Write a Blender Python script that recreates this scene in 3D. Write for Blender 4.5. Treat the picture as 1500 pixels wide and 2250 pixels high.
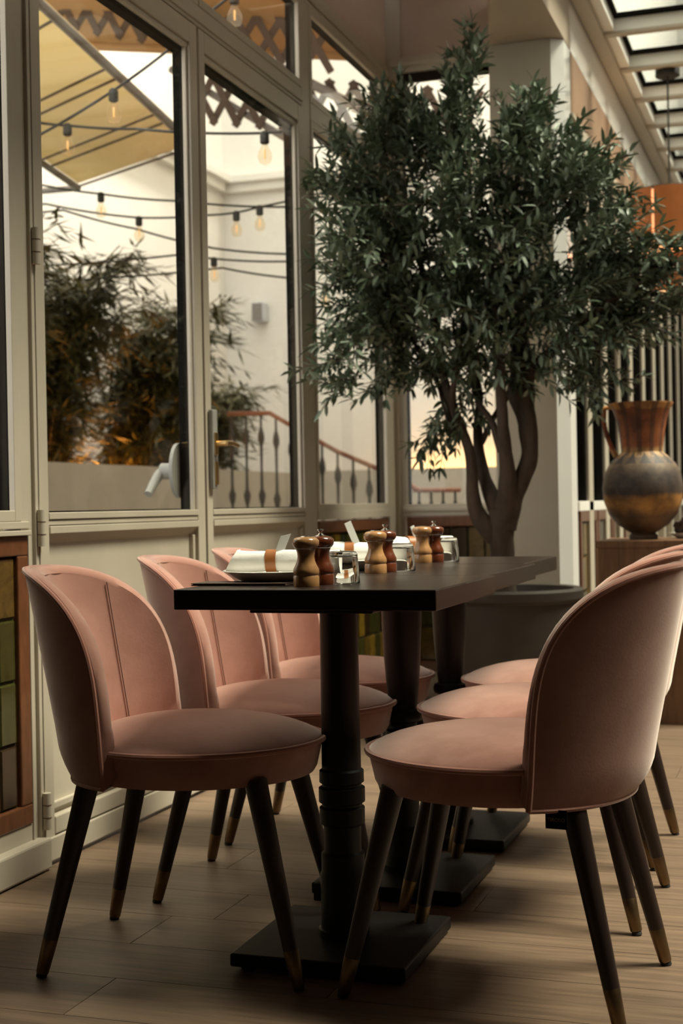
import bpy, bmesh, math, random
from math import sin, cos, pi, radians, sqrt
from mathutils import Vector, Matrix, noise
random.seed(7)
sc = bpy.context.scene
COL = sc.collection
for o in list(bpy.data.objects): bpy.data.objects.remove(o)

# ------------------------------------------------------------------ camera
CAM_H = .904
pitch, roll, yaw = radians(-.246), radians(-1.078), radians(18.47)
Rz = Matrix.Rotation(yaw, 3, 'Z')
Lv = Matrix(((1, 0, 0), (0, 0, -1), (0, 1, 0)))
Rc = Rz @ Lv @ Matrix.Rotation(pitch, 3, 'X') @ Matrix.Rotation(roll, 3, 'Z')
cd = bpy.data.cameras.new('camera')
cam = bpy.data.objects.new('camera', cd); COL.objects.link(cam)
cam.matrix_world = Matrix.Translation((0, 0, CAM_H)) @ Rc.to_4x4()
cd.sensor_fit = 'VERTICAL'; cd.sensor_height = 36; cd.sensor_width = 24; cd.lens = 50
cd.clip_start = .05; cd.clip_end = 200
cd.dof.use_dof = True; cd.dof.focus_distance = 2.75; cd.dof.aperture_fstop = 5.6
sc.camera = cam

# ------------------------------------------------------------------ world, exposure
w = bpy.data.worlds.new('overcast'); sc.world = w; w.use_nodes = True
bg = w.node_tree.nodes['Background']
bg.inputs[0].default_value = (1.0, .985, .95, 1); bg.inputs[1].default_value = 2.7
sd = bpy.data.lights.new('sun', 'SUN'); sd.energy = 30; sd.angle = radians(24); sd.color = (1, .94, .84)   # sun behind thin cloud, high over the skylight
so_ = bpy.data.objects.new('sun', sd); COL.objects.link(so_)
so_.rotation_euler = Vector((-.45, -.12, -.88)).to_track_quat('-Z', 'Y').to_euler()
vs = sc.view_settings
vs.view_transform = 'Standard'; vs.look = 'None'; vs.gamma = 1; vs.use_curve_mapping = False
vs.exposure = 0.0

# ------------------------------------------------------------------ materials
def N(nt, t, **kw):
    n = nt.nodes.new(t)
    for k, v in kw.items(): setattr(n, k, v)
    return n
def mat(name, col, rough=.5, metal=0, var=0, vscale=8, col2=None, bump=0, bscale=60, stretch=None, sheen=0, coat=0, emit=None, estr=0, spec=.5, coords='Object'):
    m = bpy.data.materials.new(name); m.use_nodes = True
    nt = m.node_tree; p = nt.nodes['Principled BSDF']; L = nt.links.new
    c = tuple(col) + (1,)
    p.inputs['Base Color'].default_value = c
    p.inputs['Roughness'].default_value = rough; p.inputs['Metallic'].default_value = metal
    p.inputs['Specular IOR Level'].default_value = spec
    if sheen:
        p.inputs['Sheen Weight'].default_value = sheen; p.inputs['Sheen Roughness'].default_value = .42
        p.inputs['Sheen Tint'].default_value = (1, .88, .81, 1)
    if coat: p.inputs['Coat Weight'].default_value = coat; p.inputs['Coat Roughness'].default_value = .08
    if emit: p.inputs['Emission Color'].default_value = tuple(emit) + (1,); p.inputs['Emission Strength'].default_value = estr
    if var or col2 or bump:
        tc = N(nt, 'ShaderNodeTexCoord'); mp = N(nt, 'ShaderNodeMapping')
        L(tc.outputs[coords], mp.inputs[0])
        if stretch: mp.inputs['Scale'].default_value = stretch
        if var or col2:
            nz = N(nt, 'ShaderNodeTexNoise'); nz.inputs['Scale'].default_value = vscale; nz.inputs['Detail'].default_value = 5
            nz.inputs['Roughness'].default_value = .62; nz.inputs['Distortion'].default_value = .6
            L(mp.outputs[0], nz.inputs['Vector'])
            cr = N(nt, 'ShaderNodeValToRGB'); L(nz.outputs['Fac'], cr.inputs[0])
            cr.color_ramp.elements[0].position = .33; cr.color_ramp.elements[1].position = .68
            if col2: a = tuple(col2) + (1,); b = c
            else: a = tuple(x * (1 - var) for x in col) + (1,); b = tuple(min(1, x * (1 + var * .6)) for x in col) + (1,)
            cr.color_ramp.elements[0].color = a; cr.color_ramp.elements[1].color = b
            L(cr.outputs[0], p.inputs['Base Color'])
        if bump:
            n2 = N(nt, 'ShaderNodeTexNoise'); n2.inputs['Scale'].default_value = bscale; n2.inputs['Detail'].default_value = 4
            L(mp.outputs[0], n2.inputs['Vector'])
            bp = N(nt, 'ShaderNodeBump'); bp.inputs['Strength'].default_value = bump; bp.inputs['Distance'].default_value = .004
            L(n2.outputs['Fac'], bp.inputs['Height']); L(bp.outputs[0], p.inputs['Normal'])
    return m
def glassmat(name, tint=(1, 1, 1), rough=0.0, haze=0.0, ior=1.5):
    m = bpy.data.materials.new(name); m.use_nodes = True
    nt = m.node_tree; nt.nodes.clear(); L = nt.links.new
    out = N(nt, 'ShaderNodeOutputMaterial'); mx = N(nt, 'ShaderNodeMixShader')
    tr = N(nt, 'ShaderNodeBsdfTransparent'); tr.inputs[0].default_value = tuple(tint) + (1,)
    gl = N(nt, 'ShaderNodeBsdfGlossy'); gl.inputs['Roughness'].default_value = rough
    lw_ = N(nt, 'ShaderNodeLayerWeight'); lw_.inputs[0].default_value = .5      # thin sheet: Schlick reflectance, alike from both faces
    pw_ = N(nt, 'ShaderNodeMath', operation='POWER'); L(lw_.outputs['Facing'], pw_.inputs[0]); pw_.inputs[1].default_value = 5
    f0 = ((ior - 1) / (ior + 1)) ** 2
    fr = N(nt, 'ShaderNodeMath', operation='MULTIPLY_ADD'); L(pw_.outputs[0], fr.inputs[0]); fr.inputs[1].default_value = (1 - f0) * .5; fr.inputs[2].default_value = f0 * .5
    L(fr.outputs[0], mx.inputs[0]); L(tr.outputs[0], mx.inputs[1]); L(gl.outputs[0], mx.inputs[2])
    last = mx
    if haze:   # thin uneven film of condensation
        m2 = N(nt, 'ShaderNodeMixShader'); tl = N(nt, 'ShaderNodeBsdfTranslucent'); tl.inputs[0].default_value = (.9, .88, .82, 1)
        tc = N(nt, 'ShaderNodeTexCoord'); nz = N(nt, 'ShaderNodeTexNoise'); nz.inputs['Scale'].default_value = 3
        L(tc.outputs['Object'], nz.inputs['Vector'])
        mr = N(nt, 'ShaderNodeMapRange'); mr.inputs[3].default_value = haze * .4; mr.inputs[4].default_value = haze * 1.6
        L(nz.outputs['Fac'], mr.inputs[0]); L(mr.outputs[0], m2.inputs[0])
        L(mx.outputs[0], m2.inputs[1]); L(tl.outputs[0], m2.inputs[2]); last = m2
    L(last.outputs[0], out.inputs[0])
    return m
MT = {}
MT['paint'] = mat('beige paint', (.50, .445, .355), .45, var=.05, vscale=4)
MT['paint_white'] = mat('off white paint', (.92, .90, .84), .4, var=.04, vscale=3)
MT['gloss_white'] = mat('glossy white', (.92, .91, .88), .07, spec=.8)
MT['brown_header'] = mat('brown header cloth', (.30, .185, .115), .8, var=.15, vscale=5)
MT['pink_panel'] = mat('pinkish panel', (.55, .43, .36), .7, var=.08, vscale=3)
MT['ceiling'] = mat('ceiling paint', (.50, .41, .32), .7)
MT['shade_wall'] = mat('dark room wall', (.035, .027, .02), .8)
MT['black'] = mat('black gasket', (.008, .007, .006), .9, spec=.05)
MT['glass'] = glassmat('window glass', (.97, .97, .955), 0, 0)
MT['sky_glass'] = glassmat('skylight glass', (.52, .525, .49), .05, .012)
def solid_glass():
    m = bpy.data.materials.new('drinking glass'); m.use_nodes = True; nt = m.node_tree; nt.nodes.clear()
    o = N(nt, 'ShaderNodeOutputMaterial'); g = N(nt, 'ShaderNodeBsdfGlass'); g.inputs['Roughness'].default_value = 0; g.inputs['IOR'].default_value = 1.47; g.inputs['Color'].default_value = (.98, .98, .97, 1)
    nt.links.new(g.outputs[0], o.inputs[0]); return m
MT['clear'] = solid_glass()
MT['velvet'] = mat('dusty pink velvet', (.47, .250, .198), .85, col2=(.30, .135, .100), vscale=3.2, sheen=1.0, bump=.05, bscale=220, spec=.15)
MT['velvet_pipe'] = mat('pink piping', (.34, .145, .105), .8, sheen=.9, spec=.2)
MT['stitch'] = mat('stitch thread', (.10, .04, .03), .9)
MT['legwood'] = mat('dark walnut leg', (.022, .010, .007), .42, var=.3, vscale=9, stretch=(6, 6, .6))
MT['brass'] = mat('aged brass', (.21, .14, .075), .40, 1, var=.25, vscale=14)
MT['brass_br'] = mat('brass lever', (.55, .36, .16), .3, 1)
MT['rubber'] = mat('black rubber', (.015, .014, .013), .7)
MT['tabletop'] = mat('espresso stained oak top', (.026, .017, .013), .30, var=.35, vscale=7, stretch=(.6, 14, 6), bump=.12, bscale=30, spec=.2)
MT['tablemetal'] = mat('black cast iron', (.007, .0055, .005), .45, bump=.06, bscale=80, spec=.3)
MT['plank'] = mat('oak plank', (.195, .13, .085), .45, var=.32, vscale=3, stretch=(1.0, 16, 8), bump=.14, bscale=8)
MT['plank_dark'] = mat('oak plank darker', (.16, .104, .066), .45, var=.35, vscale=3.4, stretch=(1.0, 15, 8), bump=.14, bscale=8)
MT['grout'] = mat('joint', (.07, .046, .03), .9)
MT['mahogany'] = mat('mahogany frame', (.15, .055, .022), .35, var=.3, vscale=6, stretch=(8, 2, 2), coat=.3)
TILES = [mat('amber glazed tile', (.20, .12, .015), .18, var=.5, vscale=16, coat=.5), mat('olive glazed tile', (.045, .045, .010), .18, var=.5, vscale=15, coat=.5),
         mat('bottle brown glazed tile', (.032, .018, .008), .18, var=.5, vscale=14, coat=.5), mat('moss glazed tile', (.022, .03, .010), .2, var=.5, vscale=17, coat=.5),
         mat('ochre glazed tile', (.10, .06, .012), .18, var=.5, vscale=18, coat=.5)]
MT['tile_grout'] = mat('tile grout', (.06, .05, .035), .9)
MT['porcelain'] = mat('white porcelain', (.80, .78, .72), .22)
MT['linen'] = mat('white linen', (.86, .84, .80), .8, bump=.15, bscale=260)
MT['leather'] = mat('tan leather', (.36, .125, .032), .45, var=.15, vscale=30)
MT['steel'] = mat('polished steel', (.62, .60, .56), .2, 1)
MT['steel_satin'] = mat('satin steel', (.55, .54, .50), .45, .4)
MT['beech'] = mat('beech wood', (.42, .215, .085), .25, var=.25, vscale=10, stretch=(9, 9, .9), coat=.4)
MT['rosewood'] = mat('red brown stained wood', (.13, .032, .012), .22, var=.4, vscale=10, stretch=(9, 9, .9), coat=.5)
MT['menu'] = mat('dark brown leather', (.05, .027, .018), .5)
MT['terra'] = mat('dark clay planter', (.036, .026, .018), .7, var=.2, vscale=6, bump=.2, bscale=18)
MT['soil'] = mat('soil', (.03, .02, .014), 1, bump=.6, bscale=40)
MT['bark'] = mat('olive bark', (.085, .054, .036), .85, col2=(.035, .022, .015), vscale=16, bump=.9, bscale=26, stretch=(1, 1, .4))
MT['leaf'] = mat('olive leaf', (.055, .085, .042), .40, col2=(.105, .14, .088), vscale=5, spec=.5)
MT['leaf_light'] = mat('olive leaf underside', (.20, .25, .18), .5, spec=.5)
MT['olive'] = mat('black olive', (.012, .010, .012), .25)
MT['bamboo_leaf'] = mat('bamboo leaf', (.05, .055, .013), .5, col2=(.10, .085, .02), vscale=3)
MT['bamboo_cane'] = mat('bamboo cane', (.16, .12, .04), .5)
MT['bigleaf'] = mat('broad leaf', (.03, .07, .02), .35)
MT['facade'] = mat('cream stucco', (.80, .785, .73), .9, var=.04, vscale=1.5)
MT['ledge'] = mat('pale render', (.50, .45, .37), .9, var=.08, vscale=3)
MT['paving'] = mat('stone paving', (.35, .32, .27), .8, var=.15, vscale=4)
MT['fabric'] = mat('tan awning fabric', (.50, .29, .12), .8, var=.06, vscale=3)
MT['slatwood'] = mat('brown lattice', (.085, .052, .034), .7)
MT['greybar'] = mat('grey metal bar', (.22, .20, .185), .5)
MT['cable'] = mat('black cable', (.02, .02, .018), .6)
MT['bulb'] = glassmat('bulb glass', (1, .95, .86), 0, .08)
MT['filament'] = mat('warm filament', (1, .6, .25), .5, emit=(1, .58, .22), estr=.5)
MT['iron'] = mat('wrought iron', (.045, .038, .034), .6)
MT['railwood'] = mat('red brown handrail', (.22, .085, .045), .5)
MT['led'] = mat('warm led strip', (1, .7, .3), .5, emit=(1, .50, .12), estr=26)
MT['led_garden'] = mat('amber garden light', (1, .6, .2), .5, emit=(1, .38, .06), estr=70)
MT['lampleather'] = mat('orange leather shade', (.52, .16, .03), .55, var=.12, vscale=9)
MT['lampglow'] = mat('lamp diffuser', (1, .75, .5), .6, emit=(1, .50, .22), estr=1.2)
MT['console'] = mat('walnut console', (.19, .095, .045), .4, var=.35, vscale=4, stretch=(10, 4, 1))
MT['pinecone'] = mat('dark dried flowers', (.06, .035, .025), .9, bump=.8, bscale=50)
MT['plastic'] = mat('white plastic', (.30, .295, .27), .45)
MT['speaker'] = mat('pale grey box', (.55, .58, .62), .5)

# painted vase : bands by height, stripes by angle
def vase_mat():
    m = bpy.data.materials.new('painted earthenware'); m.use_nodes = True
    nt = m.node_tree; L = nt.links.new; p = nt.nodes['Principled BSDF']; p.inputs['Roughness'].default_value = .6
    tc = N(nt, 'ShaderNodeTexCoord'); sp = N(nt, 'ShaderNodeSeparateXYZ'); L(tc.outputs['Object'], sp.inputs[0])
    nz = N(nt, 'ShaderNodeTexNoise'); nz.inputs['Scale'].default_value = 9; nz.inputs['Detail'].default_value = 6
    L(tc.outputs['Object'], nz.inputs['Vector'])
    ad = N(nt, 'ShaderNodeMath', operation='MULTIPLY_ADD'); L(nz.outputs['Fac'], ad.inputs[0]); ad.inputs[1].default_value = .05; L(sp.outputs['Z'], ad.inputs[2])
    mr = N(nt, 'ShaderNodeMapRange'); L(ad.outputs[0], mr.inputs[0]); mr.inputs[1].default_value = .025; mr.inputs[2].default_value = .585
    cr = N(nt, 'ShaderNodeValToRGB'); L(mr.outputs[0], cr.inputs[0])
    e = cr.color_ramp.elements
    e[0].position = 0; e[0].color = (.05, .03, .02, 1)
    e[1].position = 1; e[1].color = (.36, .17, .06, 1)
    for pos, c in ((.18, (.09, .055, .03)), (.24, (.27, .14, .04)), (.31, (.22, .11, .035)), (.34, (.05, .035, .028)), (.46, (.08, .065, .055)), (.56, (.15, .105, .07)), (.60, (.12, .09, .075)), (.63, (.36, .23, .11)), (.67, (.32, .19, .09)), (.69, (.22, .075, .03)), (.96, (.20, .07, .03)), (.965, (.36, .19, .07))):
        k = e.new(pos); k.color = c + (1,)
    at = N(nt, 'ShaderNodeMath', operation='ARCTAN2'); L(sp.outputs['Y'], at.inputs[0]); L(sp.outputs['X'], at.inputs[1])
    ml = N(nt, 'ShaderNodeMath', operation='MULTIPLY'); L(at.outputs[0], ml.inputs[0]); ml.inputs[1].default_value = 11
    sn = N(nt, 'ShaderNodeMath', operation='SINE'); L(ml.outputs[0], sn.inputs[0])
    gt = N(nt, 'ShaderNodeMath', operation='GREATER_THAN'); L(sn.outputs[0], gt.inputs[0]); gt.inputs[1].default_value = .35
    zz = N(nt, 'ShaderNodeMath', operation='GREATER_THAN'); L(sp.outputs['Z'], zz.inputs[0]); zz.inputs[1].default_value = .345
    mu = N(nt, 'ShaderNodeMath', operation='MULTIPLY'); L(gt.outputs[0], mu.inputs[0]); L(zz.outputs[0], mu.inputs[1])
    m2 = N(nt, 'ShaderNodeMath', operation='MULTIPLY'); L(mu.outputs[0], m2.inputs[0]); m2.inputs[1].default_value = .75
    mx = N(nt, 'ShaderNodeMixRGB'); L(m2.outputs[0], mx.inputs[0]); L(cr.outputs[0], mx.inputs[1]); mx.inputs[2].default_value = (.07, .035, .025, 1)
    n2 = N(nt, 'ShaderNodeTexNoise'); n2.inputs['Scale'].default_value = 5.5; n2.inputs['Detail'].default_value = 7; n2.inputs['Roughness'].default_value = .68; L(tc.outputs['Object'], n2.inputs['Vector'])
    c2 = N(nt, 'ShaderNodeValToRGB'); L(n2.outputs['Fac'], c2.inputs[0]); c2.color_ramp.elements[0].position = .40; c2.color_ramp.elements[1].position = .62
    c2.color_ramp.elements[0].color = (.6, .56, .58, 1); c2.color_ramp.elements[1].color = (2.1, 1.95, 1.7, 1)
    m3 = N(nt, 'ShaderNodeMixRGB', blend_type='MULTIPLY'); m3.inputs[0].default_value = 1; L(mx.outputs[0], m3.inputs[1]); L(c2.outputs[0], m3.inputs[2])
    # painted triangles on the shoulder
    t1 = N(nt, 'ShaderNodeMath', operation='MULTIPLY'); L(at.outputs[0], t1.inputs[0]); t1.inputs[1].default_value = 2.2
    t2 = N(nt, 'ShaderNodeMath', operation='PINGPONG'); L(t1.outputs[0], t2.inputs[0]); t2.inputs[1].default_value = .5
    t3 = N(nt, 'ShaderNodeMath', operation='MULTIPLY_ADD'); L(sp.outputs['Z'], t3.inputs[0]); t3.inputs[1].default_value = -8; t3.inputs[2].default_value = 2.9
    t4 = N(nt, 'ShaderNodeMath', operation='LESS_THAN'); L(t2.outputs[0], t4.inputs[0]); L(t3.outputs[0], t4.inputs[1])
    t5 = N(nt, 'ShaderNodeMath', operation='GREATER_THAN'); L(sp.outputs['Z'], t5.inputs[0]); t5.inputs[1].default_value = .312
    t6 = N(nt, 'ShaderNodeMath', operation='MULTIPLY'); L(t4.outputs[0], t6.inputs[0]); L(t5.outputs[0], t6.inputs[1])
    m4 = N(nt, 'ShaderNodeMixRGB'); L(t6.outputs[0], m4.inputs[0]); L(m3.outputs[0], m4.inputs[1]); m4.inputs[2].default_value = (.075, .06, .055, 1)
    L(m4.outputs[0], p.inputs['Base Color'])
    return m
MT['vase'] = vase_mat()

# ------------------------------------------------------------------ geometry helpers
class B:
    def __init__(s): s.v = []; s.f = []
    def add(s, vs, fs):
        k = len(s.v); s.v += [tuple(p) for p in vs]; s.f += [tuple(i + k for i in f) for f in fs]; return s
    def box(s, x0, x1, y0, y1, z0, z1):
        return s.add([(x, y, z) for x in (x0, x1) for y in (y0, y1) for z in (z0, z1)],
                     [(0, 1, 3, 2), (4, 6, 7, 5), (0, 4, 5, 1), (2, 3, 7, 6), (0, 2, 6, 4), (1, 5, 7, 3)])
    def frustum(s, c0, h0, c1, h1):     # box with different rectangles below and above: centres, half sizes
        q = ((-1, -1), (1, -1), (1, 1), (-1, 1))
        return s.add([(c0[0] + a * h0[0], c0[1] + b * h0[1], c0[2]) for a, b in q] + [(c1[0] + a * h1[0], c1[1] + b * h1[1], c1[2]) for a, b in q],
                     [(3, 2, 1, 0), (4, 5, 6, 7)] + [(i, (i + 1) % 4, 4 + (i + 1) % 4, 4 + i) for i in range(4)])
    def tube(s, pts, r, n=8, closed=False, caps=True):
        pts = [Vector(p) for p in pts]; m = len(pts)
        rr = r if isinstance(r, (list, tuple)) else [r] * m
        vs = []; ref = None
        for i, p in enumerate(pts):
            a = pts[(i - 1) % m] if (closed or i > 0) else p
            b = pts[(i + 1) % m] if (closed or i < m - 1) else p
            t = (b - a); t = t.normalized() if t.length > 1e-9 else Vector((0, 0, 1))
            if ref is None: ref = t.orthogonal().normalized()
            ref = (ref - t * ref.dot(t)); ref = ref.normalized() if ref.length > 1e-6 else t.orthogonal().normalized()
            bn = t.cross(ref)
            for k in range(n):
                an = 2 * pi * k / n; vs.append(p + (ref * cos(an) + bn * sin(an)) * rr[i])
        fs = []
        for i in range(m if closed else m - 1):
            j = (i + 1) % m
            for k in range(n): fs.append((i * n + k, i * n + (k + 1) % n, j * n + (k + 1) % n, j * n + k))
        if caps and not closed: fs += [tuple(range(n))[::-1], tuple((m - 1) * n + k for k in range(n))]
        return s.add(vs, fs)
    def cyl(s, p0, p1, r0, r1=None, n=20): return s.tube([p0, p1], [r0, r0 if r1 is None else r1], n)
    def lathe(s, prof, c=(0, 0, 0), n=32, wob=None):
        vs = []; m = len(prof)
        for i, (r, z) in enumerate(prof):
            for k in range(n):
                a = 2 * pi * k / n; q = r * (wob(a, i) if wob else 1)
                vs.append((c[0] + q * cos(a), c[1] + q * sin(a), c[2] + z))
        fs = [(i * n + k, i * n + (k + 1) % n, (i + 1) * n + (k + 1) % n, (i + 1) * n + k) for i in range(m - 1) for k in range(n)]
        if prof[0][0] > 1e-5: fs.append(tuple(range(n))[::-1])
        if prof[-1][0] > 1e-5: fs.append(tuple((m - 1) * n + k for k in range(n)))
        return s.add(vs, fs)
    def prism(s, poly, z0, z1):
        n = len(poly)
        return s.add([(x, y, z0) for x, y in poly] + [(x, y, z1) for x, y in poly],
                     [tuple(range(n))[::-1], tuple(range(n, 2 * n))] + [(i, (i + 1) % n, n + (i + 1) % n, n + i) for i in range(n)])
    def mesh(s, name, m, smooth=False):
        me = bpy.data.meshes.new(name); me.from_pydata(s.v, [], s.f); me.update()
        bm = bmesh.new(); bm.from_mesh(me)
        bmesh.ops.remove_doubles(bm, verts=bm.verts, dist=1e-6)
        bmesh.ops.recalc_face_normals(bm, faces=bm.faces); bm.to_mesh(me); bm.free()
        me.materials.append(MT[m] if isinstance(m, str) else m)
        if smooth:
            me.polygons.foreach_set('use_smooth', [True] * len(me.polygons)); me.set_sharp_from_angle(angle=radians(40))
        return me
    def build(s, name, m, parent=None, smooth=False, bevel=0):
        o = link(name, s.mesh(name, m, smooth), parent)
        if bevel:
            b = o.modifiers.new('bevel', 'BEVEL'); b.width = bevel; b.segments = 2; b.limit_method = 'ANGLE'
        return o
def link(name, data, parent=None):
    o = bpy.data.objects.new(name, data); COL.objects.link(o)
    if parent: o.parent = parent
    return o
def tag(o, label, cat=None, group=None, kind=None):
    o['label'] = label
    if cat: o['category'] = cat
    if group: o['group'] = group
    if kind: o['kind'] = kind
    return o
def thing(name, label, cat, loc=(0, 0, 0), rz=0, group=None, kind=None):
    o = link(name, None); o.location = loc; o.rotation_euler = (0, 0, rz); o.empty_display_size = .1
    return tag(o, label, cat, group, kind)
def copy_tree(o, parent=None):
    c = o.copy(); COL.objects.link(c); c.parent = parent
    for ch in list(o.children): copy_tree(ch, c)
    return c
def bx(name, m, parent, *d, bevel=.002): return B().box(*d).build(name, m, parent, bevel=bevel)
def raw(name, v, f, m, parent=None, smooth=False):
    me = bpy.data.meshes.new(name); me.from_pydata(v, [], f); me.update()
    me.materials.append(MT[m] if isinstance(m, str) else m)
    if smooth: me.polygons.foreach_set('use_smooth', [True] * len(me.polygons))
    return link(name, me, parent)

# ================================================================== SETTING
WX = -1.87          # inner face of the glazed left wall
# ---- floor of planks
fl = B().box(WX - .03, 3.2, -1.2, 16, -.05, -.006).build('floor', 'grout')
tag(fl, 'warm oak plank floor of the dining room', 'floor', kind='structure')
pw = .205; y = -.0; row = 0; npl = 0
pm = {}
while y < 9.0:
    x = WX - random.uniform(.1, 1.2); 
    while x < 1.4:
        x1 = x + 1.3
        a, b = max(x, WX + .0), min(x1, 1.4)
        if b - a > .05:
            key = round(b - a, 3), row % 2
            bb = B().frustum(((b - a) / 2, pw / 2, -.006), ((b - a) / 2 - .0003, pw / 2 - .0003), ((b - a) / 2, pw / 2, 0), ((b - a) / 2 - .0009, pw / 2 - .0009))
            me = pm.get(key)
            if me is None: me = pm[key] = bb.mesh('plank', random.choice(['plank', 'plank', 'plank_dark']))
            o = link('plank', me, fl); o.location = (a, y, 0); npl += 1
        x = x1
    y += pw; row += 1

# ---- left wall
wl = thing('wall_left', 'beige painted glazed wall of doors and windows beside the tables', 'wall', kind='structure')
D1 = (3.175, 4.206); D2 = (4.222, 5.205)
def post(y0, y1, z0, z1, parent=wl, d=.05, m='paint', x=WX): return bx('post', m, parent, x - d, x, y0, y1, z0, z1)
# upper wall band and rear part of the wall beside the camera
bx('upper_band', 'pink_panel', wl, WX - .08, WX - .012, -1.2, 6.42, 2.96, 3.32)
bx('head_rail', 'paint', wl, WX - .07, WX, 2.0, 6.42, 2.88, 2.96)
bx('head_bead', 'paint', wl, WX - .06, WX + .008, 2.0, 6.42, 2.90, 2.93)
post(3.09, 3.135, .858, 2.88); post(3.125, 3.135, 0, .858); post(3.135, 3.155, 0, 2.88, d=.04, x=WX - .006); post(3.155, 3.17, 0, 2.88, x=WX + .004)
post(4.15, 4.235, 2.53, 2.88); post(5.205, 5.30, 0, 2.88); post(6.30, 6.42, 0, 2.88)
bx('transom_bar', 'paint', wl, WX - .06, WX, 3.17, 5.205, 2.462, 2.53)
bx('transom_bead', 'paint', wl, WX - .05, WX + .006, 3.17, 5.205, 2.475, 2.492)
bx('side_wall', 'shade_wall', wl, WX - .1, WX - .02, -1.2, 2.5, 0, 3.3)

def window(name, label, y0, y1, z0, z1, x=WX, fw=.028):
    wdw = thing(name, label, 'window', kind='structure', loc=(x, (y0 + y1) / 2, z0))
    ly, lz = (y1 - y0) / 2, z1 - z0
    for a, b in ((-ly, -ly + fw), (ly - fw, ly)):
        bx('frame_stile', 'paint', wdw, -.014, .003, a, b, 0, lz); bx('gasket', 'black', wdw, -.052, -.017, a, b, 0, lz, bevel=0)
    for a, b in ((0, fw), (lz - fw, lz)):
        bx('frame_rail', 'paint', wdw, -.014, .003, -ly + fw, ly - fw, a, b); bx('gasket', 'black', wdw, -.052, -.017, -ly + fw, ly - fw, a + .004, b - .004, bevel=0)
    bx('pane', 'glass', wdw, -.0168, -.0142, -ly + fw * .5, ly - fw * .5, fw * .5, lz - fw * .5, bevel=0)
    return wdw
window('window_1', 'fixed window at the far left edge above the tiled panel', 2.5, 3.09, .88, 2.88)
window('window_2', 'transom window above the hinged glazed door with the white handle', 3.17, 4.15, 2.53, 2.88)
window('window_3', 'transom window above the door with the brass lever', 4.235, 5.205, 2.53, 2.88)
window('window_4', 'tall fixed window between the brass lever door and the wall corner', 5.30, 6.30, .885, 2.43)
window('window_5', 'small upper window in the corner above the tall fixed window', 5.30, 6.30, 2.50, 2.88)
bx('transom_bar', 'paint', wl, WX - .06, WX + .002, 5.30, 6.30, 2.43, 2.50)
bx('sill_rail', 'paint', wl, WX - .05, WX + .006, 5.30, 6.30, .85, .885)
bx('sill_rail', 'paint', wl, WX - .05, WX + .004, 2.2, 3.125, .862, .88)
bx('sill_rail', 'paint', wl, WX - .05, WX + .01, 2.0, 3.125, .845, .858)

def tile_panel(name, label, length, z0, z1, loc, rz, first=None):
    """mahogany framed panel of tall glazed tiles; local x along the panel, front faces local -y"""
    t = thing(name, label, 'tiled panel', loc, rz, kind='structure')
    fw = .05
    bx('frame_rail', 'mahogany', t, 0, length, -.012, .03, z1 - fw, z1, bevel=.004); bx('frame_rail', 'mahogany', t, 0, length, -.012, .03, z0, z0 + fw, bevel=.004)
    bx('frame_stile', 'mahogany', t, 0, fw, -.012, .03, z0 + fw, z1 - fw, bevel=.004); bx('frame_stile', 'mahogany', t, length - fw, length, -.012, .03, z0 + fw, z1 - fw, bevel=.004)
    bx('grout_bed', 'tile_grout', t, fw, length - fw, .004, .03, z0 + fw, z1 - fw, bevel=0)
    tw = (length - 2 * fw) / max(1, round((length - 2 * fw) / .078)); th = (z1 - z0 - 2 * fw) / max(1, round((z1 - z0 - 2 * fw) / .150))
    ms = [B().frustum((tw / 2, 0, 0), (tw / 2 - .0022, .001), (tw / 2, 0, .001), (tw / 2 - .0022, .001)) for _ in TILES]
    meshes = []
    for mm in TILES:
        b = B(); q = .0022; e = .005
        a = [(q, .004, q), (tw - q, .004, q), (tw - q, .004, th - q), (q, .004, th - q)]
        c = [(q + e, -.003, q + e), (tw - q - e, -.003, q + e), (tw - q - e, -.003, th - q - e), (q + e, -.003, th - q - e)]
        b.add(a + c, [(4, 5, 6, 7)] + [(i, (i + 1) % 4, 4 + (i + 1) % 4, 4 + i) for i in range(4)])
        meshes.append(b.mesh('tile', mm, True))
    for i in range(round((length - 2 * fw) / tw)):
        for j in range(round((z1 - z0 - 2 * fw) / th)):
            o = link('tile', random.choice(meshes), t); o.location = (fw + i * tw, random.uniform(-.0012, .0012), z0 + fw + j * th)
    return t
# panel left of the doors, under window_4, far wall (placed below)
tile_panel('wall_panel_left', 'mahogany framed panel of amber and olive tiles left of the doors', .90, .125, .845, (WX - .012, 2.223, 0), pi / 2)
bx('panel_base', 'paint', wl, WX - .05, WX - .004, 2.0, 3.125, 0, .125)
bb = bx('baseboard_left', 'paint', None, WX - .02, WX + .028, 1.0, 3.165, .004, .082, bevel=.006)
tag(bb, 'white painted baseboard below the tiled panel at the left', 'baseboard', kind='structure')
tile_panel('wall_panel_corner', 'mahogany framed tile panel under the tall fixed window near the corner', .96, .125, .845, (WX - .012, 5.32, 0), pi / 2)
bx('panel_base', 'paint', wl, WX - .05, WX - .004, 5.30, 6.30, 0, .125)

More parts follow.
